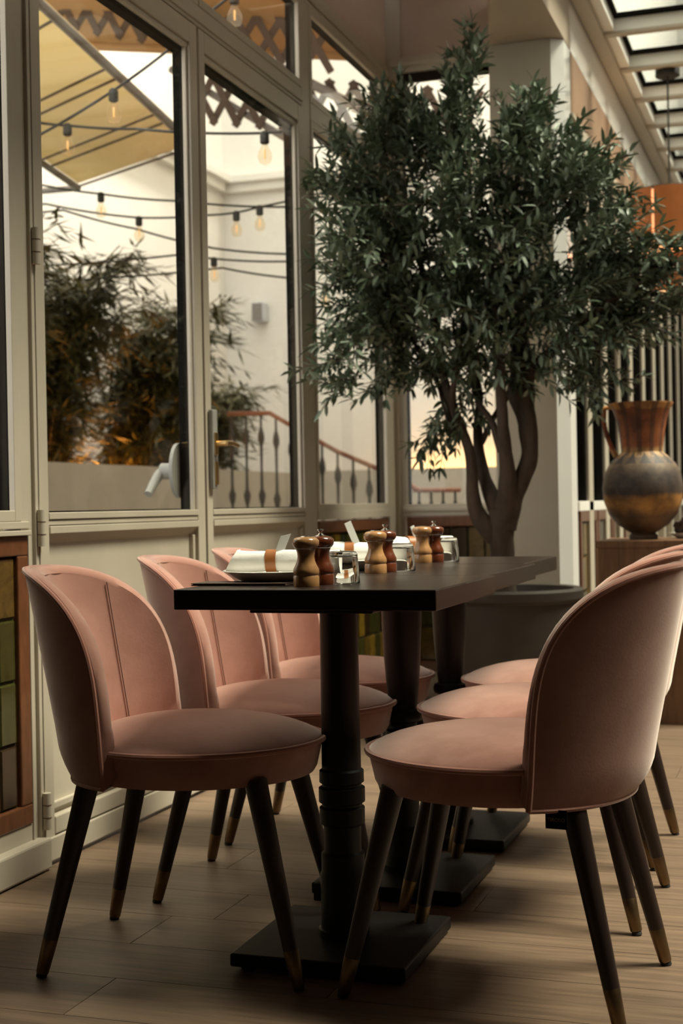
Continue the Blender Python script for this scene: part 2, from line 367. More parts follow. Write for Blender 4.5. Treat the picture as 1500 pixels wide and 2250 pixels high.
def leaf(name, label, y0, y1):
    d = thing(name, label, 'door', (WX, y0, 0), kind='structure'); L = y1 - y0; zt = 2.455
    bx('stile', 'paint', d, -.022, .004, 0, .046, .02, zt); bx('stile', 'paint', d, -.022, .004, L - .056, L, .02, zt)
    bx('gasket', 'black', d, -.056, -.022, 0, .05, .02, zt, bevel=0); bx('gasket', 'black', d, -.056, -.022, L - .058, L, .02, zt, bevel=0)
    bx('stile_bead', 'paint', d, -.02, -.006, L - .066, L - .056, .9, 2.385)
    bx('top_rail', 'paint', d, -.022, .004, .046, L - .056, 2.388, zt); bx('top_bead', 'paint', d, -.02, -.004, .046, L - .056, 2.372, 2.388)
    bx('gasket', 'black', d, -.056, -.024, .046, L - .056, 2.36, zt, bevel=0)
    bx('lock_rail', 'paint', d, -.022, .006, .046, L - .056, .883, .901); bx('lock_rail', 'paint', d, -.022, .002, .046, L - .056, .868, .881); bx('lock_rail', 'paint', d, -.022, .008, .046, L - .056, .846, .866)
    bx('gasket', 'black', d, -.05, -.022, .046, L - .056, .86, .905, bevel=0)
    bx('pane', 'glass', d, -.016, -.012, .04, L - .05, .895, 2.395, bevel=0)
    # raised lower panel with a moulding frame
    bx('panel', 'paint', d, -.05, -.018, .046, L - .056, .03, .846, bevel=0)
    for a in ((.046, .846, .826), (.0, .0, .0))[:1]:
        B().add([(-.018, .046, .846), (-.018, L - .056, .846), (-.018, .046, .822), (-.018, L - .056, .822), (.002, .046, .846), (.002, L - .056, .846)], [(0, 1, 3, 2), (4, 5, 3, 2), (0, 4, 2), (1, 5, 3), (0, 1, 5, 4)]).build('moulding', 'paint', d)
    bx('moulding', 'paint', d, -.018, -.004, L - .082, L - .066, .15, .822)
    bx('moulding', 'paint', d, -.018, -.006, .046, L - .056, .135, .155, bevel=.004)
    bx('bottom_rail', 'paint', d, -.022, .006, .046, L - .056, .075, .122, bevel=.004); bx('bottom_rail', 'paint', d, -.022, .010, 0, L, .012, .072, bevel=.003)
    return d
d1 = leaf('door_1', 'glazed beige door with hinges on the left and a white outside handle', *D1)
d2 = leaf('door_2', 'glazed beige door with a brass lever handle on a white plate', *D2)
for zc in (1.575, .862, .146):
    h = B().cyl((.012, -.006, zc - .046), (.012, -.006, zc + .046), .011, n=14).build('hinge', 'paint', d1, True)
    for q in (-.016, .016): B().cyl((.012, -.006, zc + q - .001), (.012, -.006, zc + q + .001), .0116, n=14).build('knuckle_joint', 'stitch', h)
# outside handle of door 1, seen through its glass
hd = B().prism([(-.05 + .0, -.0)] + [(-.05 + .05 * cos(a), .10 * sin(a)) for a in [pi / 2 + pi * k / 14 for k in range(15)]], 0, .012)
L1 = D1[1] - D1[0]
hp = B(); prof = [(L1 - .052, 1.115), (L1 - .052, .938)] + [(L1 - .052 - .062 * sin(pi * k / 14), 1.0265 - .088 * cos(pi * k / 14)) for k in range(15)]
nn = len(prof); hp.add([(-.070, a, b) for a, b in prof] + [(-.058, a, b) for a, b in prof], [tuple(range(nn)), tuple(range(nn, 2 * nn))] + [(i, (i + 1) % nn, nn + (i + 1) % nn, nn + i) for i in range(nn)])
hh = hp.build('handle_plate', 'plastic', d1, bevel=.003)
hb = B(); hb.cyl((-.062, L1 - .082, 1.025), (-.108, L1 - .082, 1.025), .026, n=20)
hb.tube([(-.098, L1 - .082, 1.025), (-.112, L1 - .10, 1.012), (-.118, L1 - .125, .985), (-.120, L1 - .16, .952)], [.020, .017, .015, .013], 10)
tag(hb.build('handle', 'plastic', d1, True), 'white plastic lever handle outside the glass')
# brass lever of door 2
hq = bx('handle_plate', 'plastic', d2, .006, .022, .014, .054, .966, 1.225, bevel=.004)
bx('lock_plate', 'brass_br', d2, .022, .028, .022, .046, 1.077, 1.15); bx('lock_plate', 'brass_br', d2, .022, .028, .022, .046, .98, 1.055)
hb = B(); hb.cyl((.026, .034, 1.114), (.062, .034, 1.114), .009, n=12); hb.tube([(.058, .030, 1.114), (.062, .08, 1.116), (.060, .13, 1.110)], [.009, .008, .0075], 10)
tag(hb.build('handle', 'brass_br', d2, True), 'brass lever handle')

# ---- far niche wall
YF = 6.42
wb = thing('wall_back', 'short beige end wall of the niche behind the olive tree', 'wall', kind='structure')
bx('post', 'paint', wb, WX - .06, -1.835, YF, YF + .07, 0, 3.0); bx('post_bead', 'paint', wb, WX - .0, -1.848, YF - .012, YF, 0, 3.0)
bx('sill_rail', 'paint', wb, -1.835, -1.06, YF - .006, YF + .06, .85, .905); bx('sill_bead', 'paint', wb, -1.835, -1.33, YF - .014, YF, .872, .89)
bx('head_rail', 'paint', wb, WX, -1.06, YF - .004, YF + .06, 2.925, 2.995); bx('head_bead', 'paint', wb, WX, -1.33, YF - .016, YF, 2.95, 2.972)
bx('upper_panel', 'pink_panel', wb, -1.81, -1.06, YF + .01, YF + .06, 2.995, 3.32); bx('post', 'paint', wb, WX - .06, -1.81, YF - .005, YF + .06, 2.995, 3.32)
wf = thing('window_6', 'tall window in the end wall behind the olive tree', 'window', (0, YF, 0), kind='structure')
for a, b in ((-1.835, -1.815), (-1.10, -1.06)): bx('frame_stile', 'paint', wf, a, b, 0, .014, .905, 2.925); bx('gasket', 'black', wf, a + .004, b + .006, .018, .05, .905, 2.925, bevel=0)
bx('gasket', 'black', wf, -1.815, -1.06, .018, .05, 2.885, 2.925, bevel=0)
bx('pane', 'glass', wf, -1.826, -1.07, .014, .0175, .905, 2.925, bevel=0)
tile_panel('wall_panel_end', 'dark mahogany framed tile panel below the window behind the tree', .74, .125, .85, (-1.82, YF + .0, 0), 0)
bx('panel_base', 'paint', wb, -1.835, -1.06, YF, YF + .05, 0, .125)
# pillar
pl = B().box(-1.345, -1.07, 6.2, YF - .014, 0, 2.931).build('pillar', 'paint', bevel=.004)
tag(pl, 'square beige pillar standing behind the olive tree', 'pillar', kind='structure')
cs = B().prism([(-1.07, 6.2), (-1.018, 6.245), (-1.018, 6.40), (-1.07, 6.40)], 0, 2.93).build('casing', 'gloss_white', pl)
bm_ = B().prism([(-1.345, 6.40), (-1.016, 6.40), (-1.016, -1.2), (-1.10, -1.2), (-1.10, 5.2), (-1.345, 6.2)], 2.932, 3.20).build('trim_1', 'ceiling')
tag(bm_, 'brown beige soffit beam above the pillar', 'beam', kind='structure')
cn = B().box(WX, -1.016, -1.2, YF, 3.32, 3.36).build('ceiling', 'ceiling'); tag(cn, 'beige ceiling over the niche with the tables', 'ceiling', kind='structure')

# ---- inner glazed wall beyond the pillar
IX = -1.018
wi = thing('wall_inner', 'long beige glazed wall receding behind the vase under a brown header', 'wall', kind='structure')
bx('header', 'brown_header', wi, IX - .05, IX, 6.42, 15.5, 2.66, 2.93); bx('header_bead', 'paint', wi, IX - .04, IX + .006, 6.42, 15.5, 2.64, 2.66)
bx('sill_rail', 'paint_white', wi, IX - .05, IX + .01, 6.40, 15.5, .86, .905)
bx('fascia', 'gloss_white', wi, IX - .02, IX - .002, -1.2, 15.5, 2.935, 3.22)
yy = 6.41; kk = 0
ys = [6.41, 6.69, 7.24, 7.76, 8.31, 8.94, 9.56, 10.10, 10.68, 11.3, 11.9, 12.5, 13.1, 13.7, 14.3, 14.9, 15.5]
for i, (a, b) in enumerate(zip(ys[:-1], ys[1:])):
    if i: bx('post', 'paint', wi, IX - .03, IX + .01, a, a + .13, 0, 2.64)
    if i: bx('dark_post', 'black', wi, IX - .06, IX - .002, a - .045, a, .905, 2.64, bevel=0)
    bx('pane', 'glass', wi, IX - .03, IX - .026, a + (.13 if i else 0), b, .905, 2.64, bevel=0)
bx('lower_wall', 'paint', wi, IX - .06, IX - .035, 6.45, 15.5, 0, .87)
for k in range(3): tile_panel('wall_panel_inner', ['mahogany framed tile panel right of the pillar beside the wooden console', 'second tile panel along the inner wall behind the wooden console', 'third tile panel along the inner wall beyond the vase'][k], .52, .125, .86, (IX - .004, 6.43 + k * .55, 0), pi / 2)

# ---- skylight roof
rail = bx('trim_2', 'paint', None, -1.016, -.95, 1.0, 15.5, 3.17, 3.25, bevel=.004); MT_r = rail
tag(rail, 'tan edge rail along the left side of the skylight', 'rail', kind='structure')
SK0, SKP = 7.045, .612
k0 = -7
roof = thing('ceiling_skylight', 'skylight roof of white bars and dark framed panes', 'skylight', kind='structure', loc=(0, 0, 3.2))
bar_me = B().box(-.95, 3.2, 0, .045, 0, .075).mesh('bar', 'paint_white'); lip_me = B().box(-.95, 3.2, -.004, .049, -.014, 0).mesh('bar_lip', 'paint')
for k in range(k0, 14):
    y0 = SK0 + k * SKP; y1 = y0 + SKP
    o = link('bar', bar_me, roof); o.location = (0, y0, 0)
    o2 = link('bar_lip', lip_me, roof); o2.location = (0, y0, 0)
    bx('pane', 'sky_glass', roof, -.95, 3.2, y0 + .0005, y1 - .0005, .078, .082, bevel=0)
    bx('pane_frame', 'black', roof, -.90, 3.2, y1 - .040, y1 - .001, .060, .077, bevel=0); bx('pane_frame', 'black', roof, -.90, -.878, y0 + .046, y1 - .041, .060, .077, bevel=0)
    bx('side_reveal', 'paint_white', roof, -.95, -.901, y0 + .046, y1 - .001, .0, .077, bevel=0)
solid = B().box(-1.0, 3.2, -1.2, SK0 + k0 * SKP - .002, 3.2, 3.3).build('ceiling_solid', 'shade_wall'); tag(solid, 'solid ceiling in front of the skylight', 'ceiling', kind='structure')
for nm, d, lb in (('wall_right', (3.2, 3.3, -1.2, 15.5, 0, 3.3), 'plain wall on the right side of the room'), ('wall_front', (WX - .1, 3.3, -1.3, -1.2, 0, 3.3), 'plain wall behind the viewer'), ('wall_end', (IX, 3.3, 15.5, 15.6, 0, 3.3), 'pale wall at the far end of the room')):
    tag(B().box(*d).build(nm, 'paint' if nm == 'wall_end' else 'shade_wall'), lb, 'wall', kind='structure')

# ================================================================== COURTYARD
g = B().box(-9, IX - .06, 6.5, 14, -.05, -.01).box(-9, WX - .06, -2, 6.5, -.05, -.01).build('ground', 'paving'); tag(g, 'stone paving of the courtyard outside the doors', 'paving', kind='structure')
fa = B().box(-5.3, 4, 12.5, 12.7, 0, 14).build('wall_courtyard_back', 'facade'); tag(fa, 'cream stucco house wall across the courtyard', 'wall', kind='structure')
uw = B().box(-1.16, -1.06, 1.0, 12.4, 3.365, 13).build('wall_sun_block', 'facade'); tag(uw, 'unseen wall added beside the skylight roof to keep sun off the courtyard', 'wall', kind='structure')  # added out of view, shades the courtyard from the sun
fb = B().box(-5.5, -5.3, 2, 12.7, 0, 12).build('wall_courtyard_left', 'facade'); tag(fb, 'cream side wall of the courtyard behind the bamboo', 'wall', kind='structure')
B().box(-5.3, 2, 12.36, 12.5, 3.96, 4.02).box(-5.3, 2, 12.42, 12.5, 3.88, 3.96).build('cornice', 'facade', fa)
B().box(-5.3, -5.16, 9.0, 12.36, 3.96, 4.02).box(-5.3, -5.22, 9.0, 12.36, 3.88, 3.96).build('cornice', 'facade', fb)
lw = B().box(-4.05, IX - .1, 11.3, 11.5, 0, 1.2).build('trim_3', 'ledge'); tag(lw, 'low pale wall with a glowing strip along its top', 'low wall', kind='structure')
B().box(-3.6, IX - .2, 12.34, 12.37, 1.15, 1.18).build('light_strip', 'led', lw)
pwl = B().box(-4.25, -4.12, 4.0, 11.3, 0, 1.185).build('trim_4', 'ledge'); tag(pwl, 'pale raised planter wall in front of the bamboo', 'planter wall', kind='structure')
for a, b in ((6.9, 7.5), (8.0, 8.9), (9.3, 9.6)): B().box(-4.44, -4.40, a, b, 1.10, 1.15).build('light_strip', 'led_garden', pwl)
B().box(-5.3, -4.25, 4.0, 11.3, 0, 1.08).build('planter_soil', 'soil', pwl)
# string lights
def string_light(label, pts, bulbs, sag=.03):
    t = thing('string_light', label, 'string light', (0, 0, 0), group='string lights across the courtyard')
    P = []
    pts = [(-5.3, pts[0][1], pts[0][2] + .05)] + list(pts) + [(-1.085, pts[-1][1] + .1, pts[-1][2] + .08) if pts[-1][1] > 6.5 else (WX - .075, pts[-1][1] + .05, pts[-1][2] + .04)]   # anchored to the walls on both sides
    for (a, b) in zip(pts[:-1], pts[1:]):
        a, b = Vector(a), Vector(b)
        for i in range(8):
            u = i / 8; q = a.lerp(b, u); q.z -= sag * 4 * u * (1 - u) * (b - a).length / 2; P.append(q)
    P.append(Vector(pts[-1]))
    B().tube(P, .006, 6).build('cable', 'cable', t, True)
    for q in bulbs:
        q = min(P, key=lambda p: (p - Vector(q)).length); x, y, z = q
        so = B().lathe([(.012, 0), (.02, -.01), (.02, -.05), (.015, -.055)], (x, y, z + .008), 12).build('socket', 'cable', t, True)
        bu = B().lathe([(.012, -.047), (.016, -.06), (.029, -.085), (.031, -.105), (.024, -.128), (.0, -.137)], (x, y, z), 14).build('bulb', 'bulb', t, True)
        B().cyl((x, y, z - .07), (x, y, z - .11), .004, n=6).build('filament', 'filament', bu)
string_light('upward slanting string light crossing the top of the hinged door', [(-3.14, 5.3, 2.47), (-2.73, 5.3, 2.64), (-2.44, 5.3, 2.8), (-2.27, 5.3, 2.92), (-2.17, 5.3, 2.98)], [(-2.73, 5.3, 2.64), (-2.18, 5.3, 2.98)])
string_light('nearly level string light with bulbs high behind both doors', [(-3.37, 5.7, 2.68), (-3.17, 5.7, 2.64), (-2.83, 5.7, 2.59), (-2.22, 5.7, 2.51), (-2.1, 5.7, 2.51)], [(-3.17, 5.7, 2.64), (-2.22, 5.7, 2.51)])
string_light('string light at mid height behind the hinged door, upper one', [(-4.27, 7.2, 2.8), (-3.8, 7.2, 2.69), (-3.33, 7.2, 2.61), (-2.66, 7.2, 2.52), (-2.35, 7.2, 2.49)], [(-3.8, 7.2, 2.69)])
string_light('string light dipping then rising, with a close pair of bulbs', [(-4.24, 7.35, 2.7), (-3.64, 7.35, 2.57), (-3.22, 7.35, 2.55), (-3.04, 7.35, 2.55), (-2.9, 7.35, 2.57), (-2.6, 7.35, 2.61)], [(-3.64, 7.35, 2.57), (-3.04, 7.35, 2.55), (-2.9, 7.35, 2.57)])
string_light('faint descending string light in front of the bamboo', [(-4.21, 7.5, 2.69), (-3.73, 7.5, 2.54), (-3.24, 7.5, 2.39), (-2.74, 7.5, 2.32), (-2.45, 7.5, 2.29)], [])
string_light('string light with one bulb low behind the brass lever door', [(-3.51, 7.65, 2.4), (-3.31, 7.65, 2.36), (-2.83, 7.65, 2.31), (-2.39, 7.65, 2.28)], [(-3.31, 7.65, 2.36)])
string_light('lowest string light behind the tall fixed window', [(-3.32, 7.8, 2.33), (-2.89, 7.8, 2.24), (-2.68, 7.8, 2.19), (-2.31, 7.8, 2.12)], [(-2.68, 7.8, 2.19)])

def lattice(name, label, x0, x1, y, zb0, slope, h, pitch, n0=0):
    t = thing(name, label, 'lattice', (x0, y, zb0)); w = .022
    n = int((x1 - x0) / pitch)
    for i in range(n):
        for s in (0, 1):
            xa = i * pitch; xb = xa + pitch
            za = (0 if s else h) + slope * xa; zb = (h if s else 0) + slope * xb
            dy = .012 * s
            d = Vector((xb - xa, 0, zb - za)).normalized(); nrm = Vector((-d.z, 0, d.x)) * w
            a = Vector((xa, dy, za)) - d * .03; b = Vector((xb, dy, zb)) + d * .03
            q = [a - nrm, b - nrm, b + nrm, a + nrm]
            B().add([(p.x, p.y, p.z) for p in q] + [(p.x, p.y + .01, p.z) for p in q], [(0, 1, 2, 3), (4, 5, 6, 7), (0, 1, 5, 4), (1, 2, 6, 5), (2, 3, 7, 6), (3, 0, 4, 7)]).build('slat', 'slatwood', t)
    return t
lattice('folding_lattice', 'brown criss-cross lattice arm hanging in front of the white house wall', -3.6, -1.75, 8.0, 3.30, -.18, .27, .15)
lattice('folding_lattice', 'brown criss-cross lattice arm tucked just under the tan awning', -4.6, -2.6, 7.85, 3.98, -.27, .24, .15)
aw = thing('awning', 'tan fabric awning stretched over the courtyard', 'awning', (0, 0, 0))
B().add([(-4.6, 6.6, 4.25), (-1.6, 6.6, 4.0), (-1.6, 8.3, 3.50), (-4.6, 8.3, 3.98), (-4.6, 6.6, 4.256), (-1.6, 6.6, 4.006), (-1.6, 8.3, 3.506), (-4.6, 8.3, 3.986)], [(0, 1, 2, 3), (4, 5, 6, 7), (0, 1, 5, 4), (1, 2, 6, 5), (2, 3, 7, 6), (3, 0, 4, 7)]).build('canopy', 'fabric', aw)
B().tube([(-4.65, 8.32, 3.97), (-1.55, 8.32, 3.49)], .03, 10).build('front_bar', 'fabric', aw, True)
B().tube([(-3.75, 8.05, 3.63), (-2.9, 8.05, 3.06)], .022, 8).build('arm', 'greybar', aw, True)
B().tube([(-3.75, 7.7, 3.95), (-2.45, 7.95, 3.20)], .028, 8).build('arm', 'greybar', aw, True)
B().tube([(-4.3, 7.2, 3.75), (-3.3, 7.4, 2.95)], .028, 8).build('arm', 'greybar', aw, True)
# large cream awning over the planter side of the courtyard
def cream_fabric():
    m = bpy.data.materials.new('cream awning cloth'); m.use_nodes = True; nt = m.node_tree; p = nt.nodes['Principled BSDF']; L = nt.links.new
    p.inputs['Base Color'].default_value = (.88, .78, .54, 1); p.inputs['Roughness'].default_value = .9
    tl = N(nt, 'ShaderNodeBsdfTranslucent'); tl.inputs[0].default_value = (.88, .78, .52, 1); mx = N(nt, 'ShaderNodeMixShader'); mx.inputs[0].default_value = .5
    L(p.outputs[0], mx.inputs[1]); L(tl.outputs[0], mx.inputs[2]); L(mx.outputs[0], nt.nodes['Material Output'].inputs[0])
    return m
MT['cream'] = cream_fabric()
aw2 = thing('cream_awning', 'large cream awning with brown cross bars above the bamboo', 'awning', (0, 0, 0))
C0 = Vector((-4.49, 8.2, 3.02)); C1 = Vector((-3.26, 7.3, 2.95)); VV = Vector((.08, -1.0, .0)); LV = 3.2
aq = [C0, C1, C1 + VV * LV + Vector((0, 0, .25)), C0 + VV * LV + Vector((0, 0, .25))]
B().add([tuple(p) for p in aq] + [tuple(p + Vector((0, 0, .005))) for p in aq], [(0, 1, 2, 3), (4, 5, 6, 7), (0, 1, 5, 4), (1, 2, 6, 5), (2, 3, 7, 6), (3, 0, 4, 7)]).build('canopy', 'cream', aw2)
for u in (0, .13, .17, .33, .37, .55, .59, .78, .82, 1.0):
    B().tube([tuple(aq[0].lerp(aq[3], u) - Vector((0, 0, .02))), tuple(aq[1].lerp(aq[2], u) - Vector((0, 0, .02)))], .007, 8).build('cross_bar', 'slatwood', aw2, True)
for q in (0, 1): B().tube([tuple(aq[q] - Vector((0, 0, .03))), tuple(aq[3 - q] - Vector((0, 0, .03)))], .022, 8).build('side_bar', 'greybar', aw2, True)
B().tube([tuple(C0 - Vector((0, 0, .03))), (-5.29, 8.2, 3.0)], .02, 8).build('wall_arm', 'greybar', aw2, True)
# stair balustrade
def baluster(h):
    return [(.010, 0), (.010, h * .12), (.02, h * .16), (.028, h * .22), (.012, h * .28), (.009, h * .5), (.012, h * .70), (.026, h * .76), (.022, h * .82), (.009, h * .88), (.009, h)]
bl = thing('stair_balustrade', 'iron stair balustrade with a sloping red brown handrail outside', 'balustrade', (0, 0, 0))
rp = [(-4.03, 9.5, 1.585), (-3.70, 9.5, 1.578), (-3.50, 9.5, 1.46), (-3.2, 9.5, 1.29), (-2.88, 9.5, 1.15), (-2.6, 9.5, 1.0)]
B().tube(rp, .017, 8).build('handrail', 'railwood', bl, True)
def railz(x):
    for a, b in zip(rp[:-1], rp[1:]):
        if a[0] <= x <= b[0]: return a[2] + (b[2] - a[2]) * (x - a[0]) / (b[0] - a[0])
    return 1.0
for i in range(11):
    x = -4.0 + i * .115; zt = railz(x)
    B().lathe(baluster(.74), (x, 9.5, zt - .75), 8).build('baluster', 'iron', bl, True)
B().tube([(x, 9.5, z - .74) for x, _, z in rp], .012, 6).build('bottom_rail', 'iron', bl, True)
B().box(-4.06, -2.6, 9.4, 9.6, 0, .42).build('stair_plinth', 'ledge', bl)
b2 = thing('low_balustrade', 'short iron balustrade with a flat handrail seen through the end window', 'balustrade', (0, 0, 0))
B().tube([(-2.70, 9.7, 1.005), (-2.36, 9.7, 1.0)], .016, 8).build('handrail', 'railwood', b2, True)
for i in range(4): B().lathe(baluster(.60), (-2.66 + i * .087, 9.7, .40), 8).build('baluster', 'iron', b2, True)
B().box(-2.72, -2.34, 9.62, 9.78, 0, .40).build('plinth', 'ledge', b2)
sb = bx('speaker_box', 'speaker', None, -4.98, -4.86, 12.36, 12.495, 2.64, 2.82, bevel=.01); tag(sb, 'small pale grey loudspeaker box on the house wall', 'speaker')
B().box(-4.97, -4.87, 12.352, 12.36, 2.65, 2.81).build('grille', 'greybar', sb)
# bamboo
def leafquad(b, p, d, up, L, W):
    d = d.normalized(); s = d.cross(up); s = s.normalized() if s.length > 1e-5 else d.orthogonal().normalized()
    n = s.cross(d)
    m = p + d * L * .45
    b.v += [tuple(p), tuple(m + s * W - n * W * .3), tuple(p + d * L), tuple(m - s * W - n * W * .3), tuple(m)]
    k = len(b.v) - 5
    b.f += [(k, k + 1, k + 4), (k + 1, k + 2, k + 4), (k, k + 4, k + 3), (k + 4, k + 2, k + 3)]
def leafoval(b, p, d, up, L, W):
    d = d.normalized(); s = d.cross(up); s = s.normalized() if s.length > 1e-5 else d.orthogonal().normalized()
    n = s.cross(d); k = len(b.v); a = p + d * L * .28; c = p + d * L * .68 - n * L * .03; e = p + d * L - n * L * .10
    b.v += [tuple(p), tuple(a + s * W + n * W * .25), tuple(c + s * W * .85 + n * W * .2), tuple(e), tuple(c - s * W * .85 + n * W * .2), tuple(a - s * W + n * W * .25), tuple(a), tuple(c)]
    b.f += [(k, k + 1, k + 6), (k + 1, k + 2, k + 7, k + 6), (k + 2, k + 3, k + 7), (k, k + 6, k + 5), (k + 6, k + 7, k + 4, k + 5), (k + 7, k + 3, k + 4)]
def bamboo(label, x, y, h, seed, n=22):
    rnd = random.Random(seed)
    t = thing('bamboo_clump', label, 'bamboo', (x, y, 1.08), group='bamboo clumps in the raised planter')
    F = B()
    for i in range(n):
        a = rnd.uniform(0, 2 * pi); r = rnd.uniform(.0, .26); ln = h * rnd.uniform(.55, 1.0)
        lean = Vector((rnd.uniform(.0, .55), rnd.uniform(-.3, .35), 0)); b0 = Vector((r * cos(a), r * sin(a), 0))
        P = [b0 + Vector((0, 0, ln * u)) + lean * (u * u) * ln * .8 - Vector((0, 0, .18 * ln * u ** 4)) for u in [j / 7 for j in range(8)]]
        B().tube(P, [.011 * (1 - .7 * j / 7) for j in range(8)], 5).build('cane', 'bamboo_cane', t)
        for j in range(1, 8):
            for k in range(rnd.randint(5, 7)):
                q = P[j - 1].lerp(P[j], rnd.random()); az = rnd.uniform(0, 2 * pi)
                tw = Vector((cos(az) * .7 + .25, sin(az), rnd.uniform(-.2, .5))).normalized(); tl = rnd.uniform(.10, .34)
                for m in range(9):
                    pp = q + tw * tl * m / 8 - Vector((0, 0, .05 * (m / 8) ** 2))
                    dd = tw + Vector((rnd.uniform(-.7, .7), rnd.uniform(-.7, .7), rnd.uniform(-.9, .1)))
                    leafquad(F, pp, dd, Vector((rnd.uniform(-.4, .4), rnd.uniform(-.4, .4), 1)), rnd.uniform(.09, .18), rnd.uniform(.008, .013))
    o = raw('foliage', F.v, F.f, 'bamboo_leaf', t); o['kind'] = 'stuff'
bamboo('bushy bamboo clump seen at the left of the hinged glazed door', -4.72, 6.9, 1.75, 1, 40)
bamboo('tall bamboo clump in the middle of the hinged glazed door', -4.75, 8.0, 1.8, 2, 44)
bamboo('bamboo clump arching toward the brass lever door', -4.62, 9.2, 1.6, 3, 38)
bamboo('small bamboo clump at the far end of the planter wall', -4.7, 10.3, 1.0, 4, 22)
bamboo('bamboo clump beyond the window at the far left edge', -4.7, 5.7, 1.6, 5, 30)
# broad leaved plant at the left edge
bp_ = thing('broad_leaf_plant', 'dark green broad leaved plant outside the leftmost window', 'plant', (-2.35, 3.55, 0))
B().lathe([(.14, 0), (.18, .35), (.19, .36), (.17, .36), (.165, .33), (.0, .33)], n=24).build('pot', 'terra', bp_, True)
for i in range(7):
    a = i * 2 * pi / 7 + .4; L = .55; v = []; f = []
    for j in range(9):
        u = j / 8; wd = .11 * sin(pi * min(1, u * .97 + .03)) ** .8
        c = Vector((cos(a) * L * u * .55, sin(a) * L * u * .55, .55 + .25 * (i % 3) + L * u * .9 - .35 * u * u)); s = Vector((-sin(a), cos(a), 0)) * wd
        v += [tuple(c - s + Vector((0, 0, .02))), tuple(c), tuple(c + s + Vector((0, 0, .02)))]
        if j: f += [((j - 1) * 3, (j - 1) * 3 + 1, j * 3 + 1, j * 3), ((j - 1) * 3 + 1, (j - 1) * 3 + 2, j * 3 + 2, j * 3 + 1)]
    lf = raw('leaf', v, f, 'bigleaf', bp_, True); md = lf.modifiers.new('solid', 'SOLIDIFY'); md.thickness = .003
    B().tube([(0, 0, .32), tuple(Vector(v[1]))], [.01, .006], 6).build('stalk', 'bigleaf', lf)

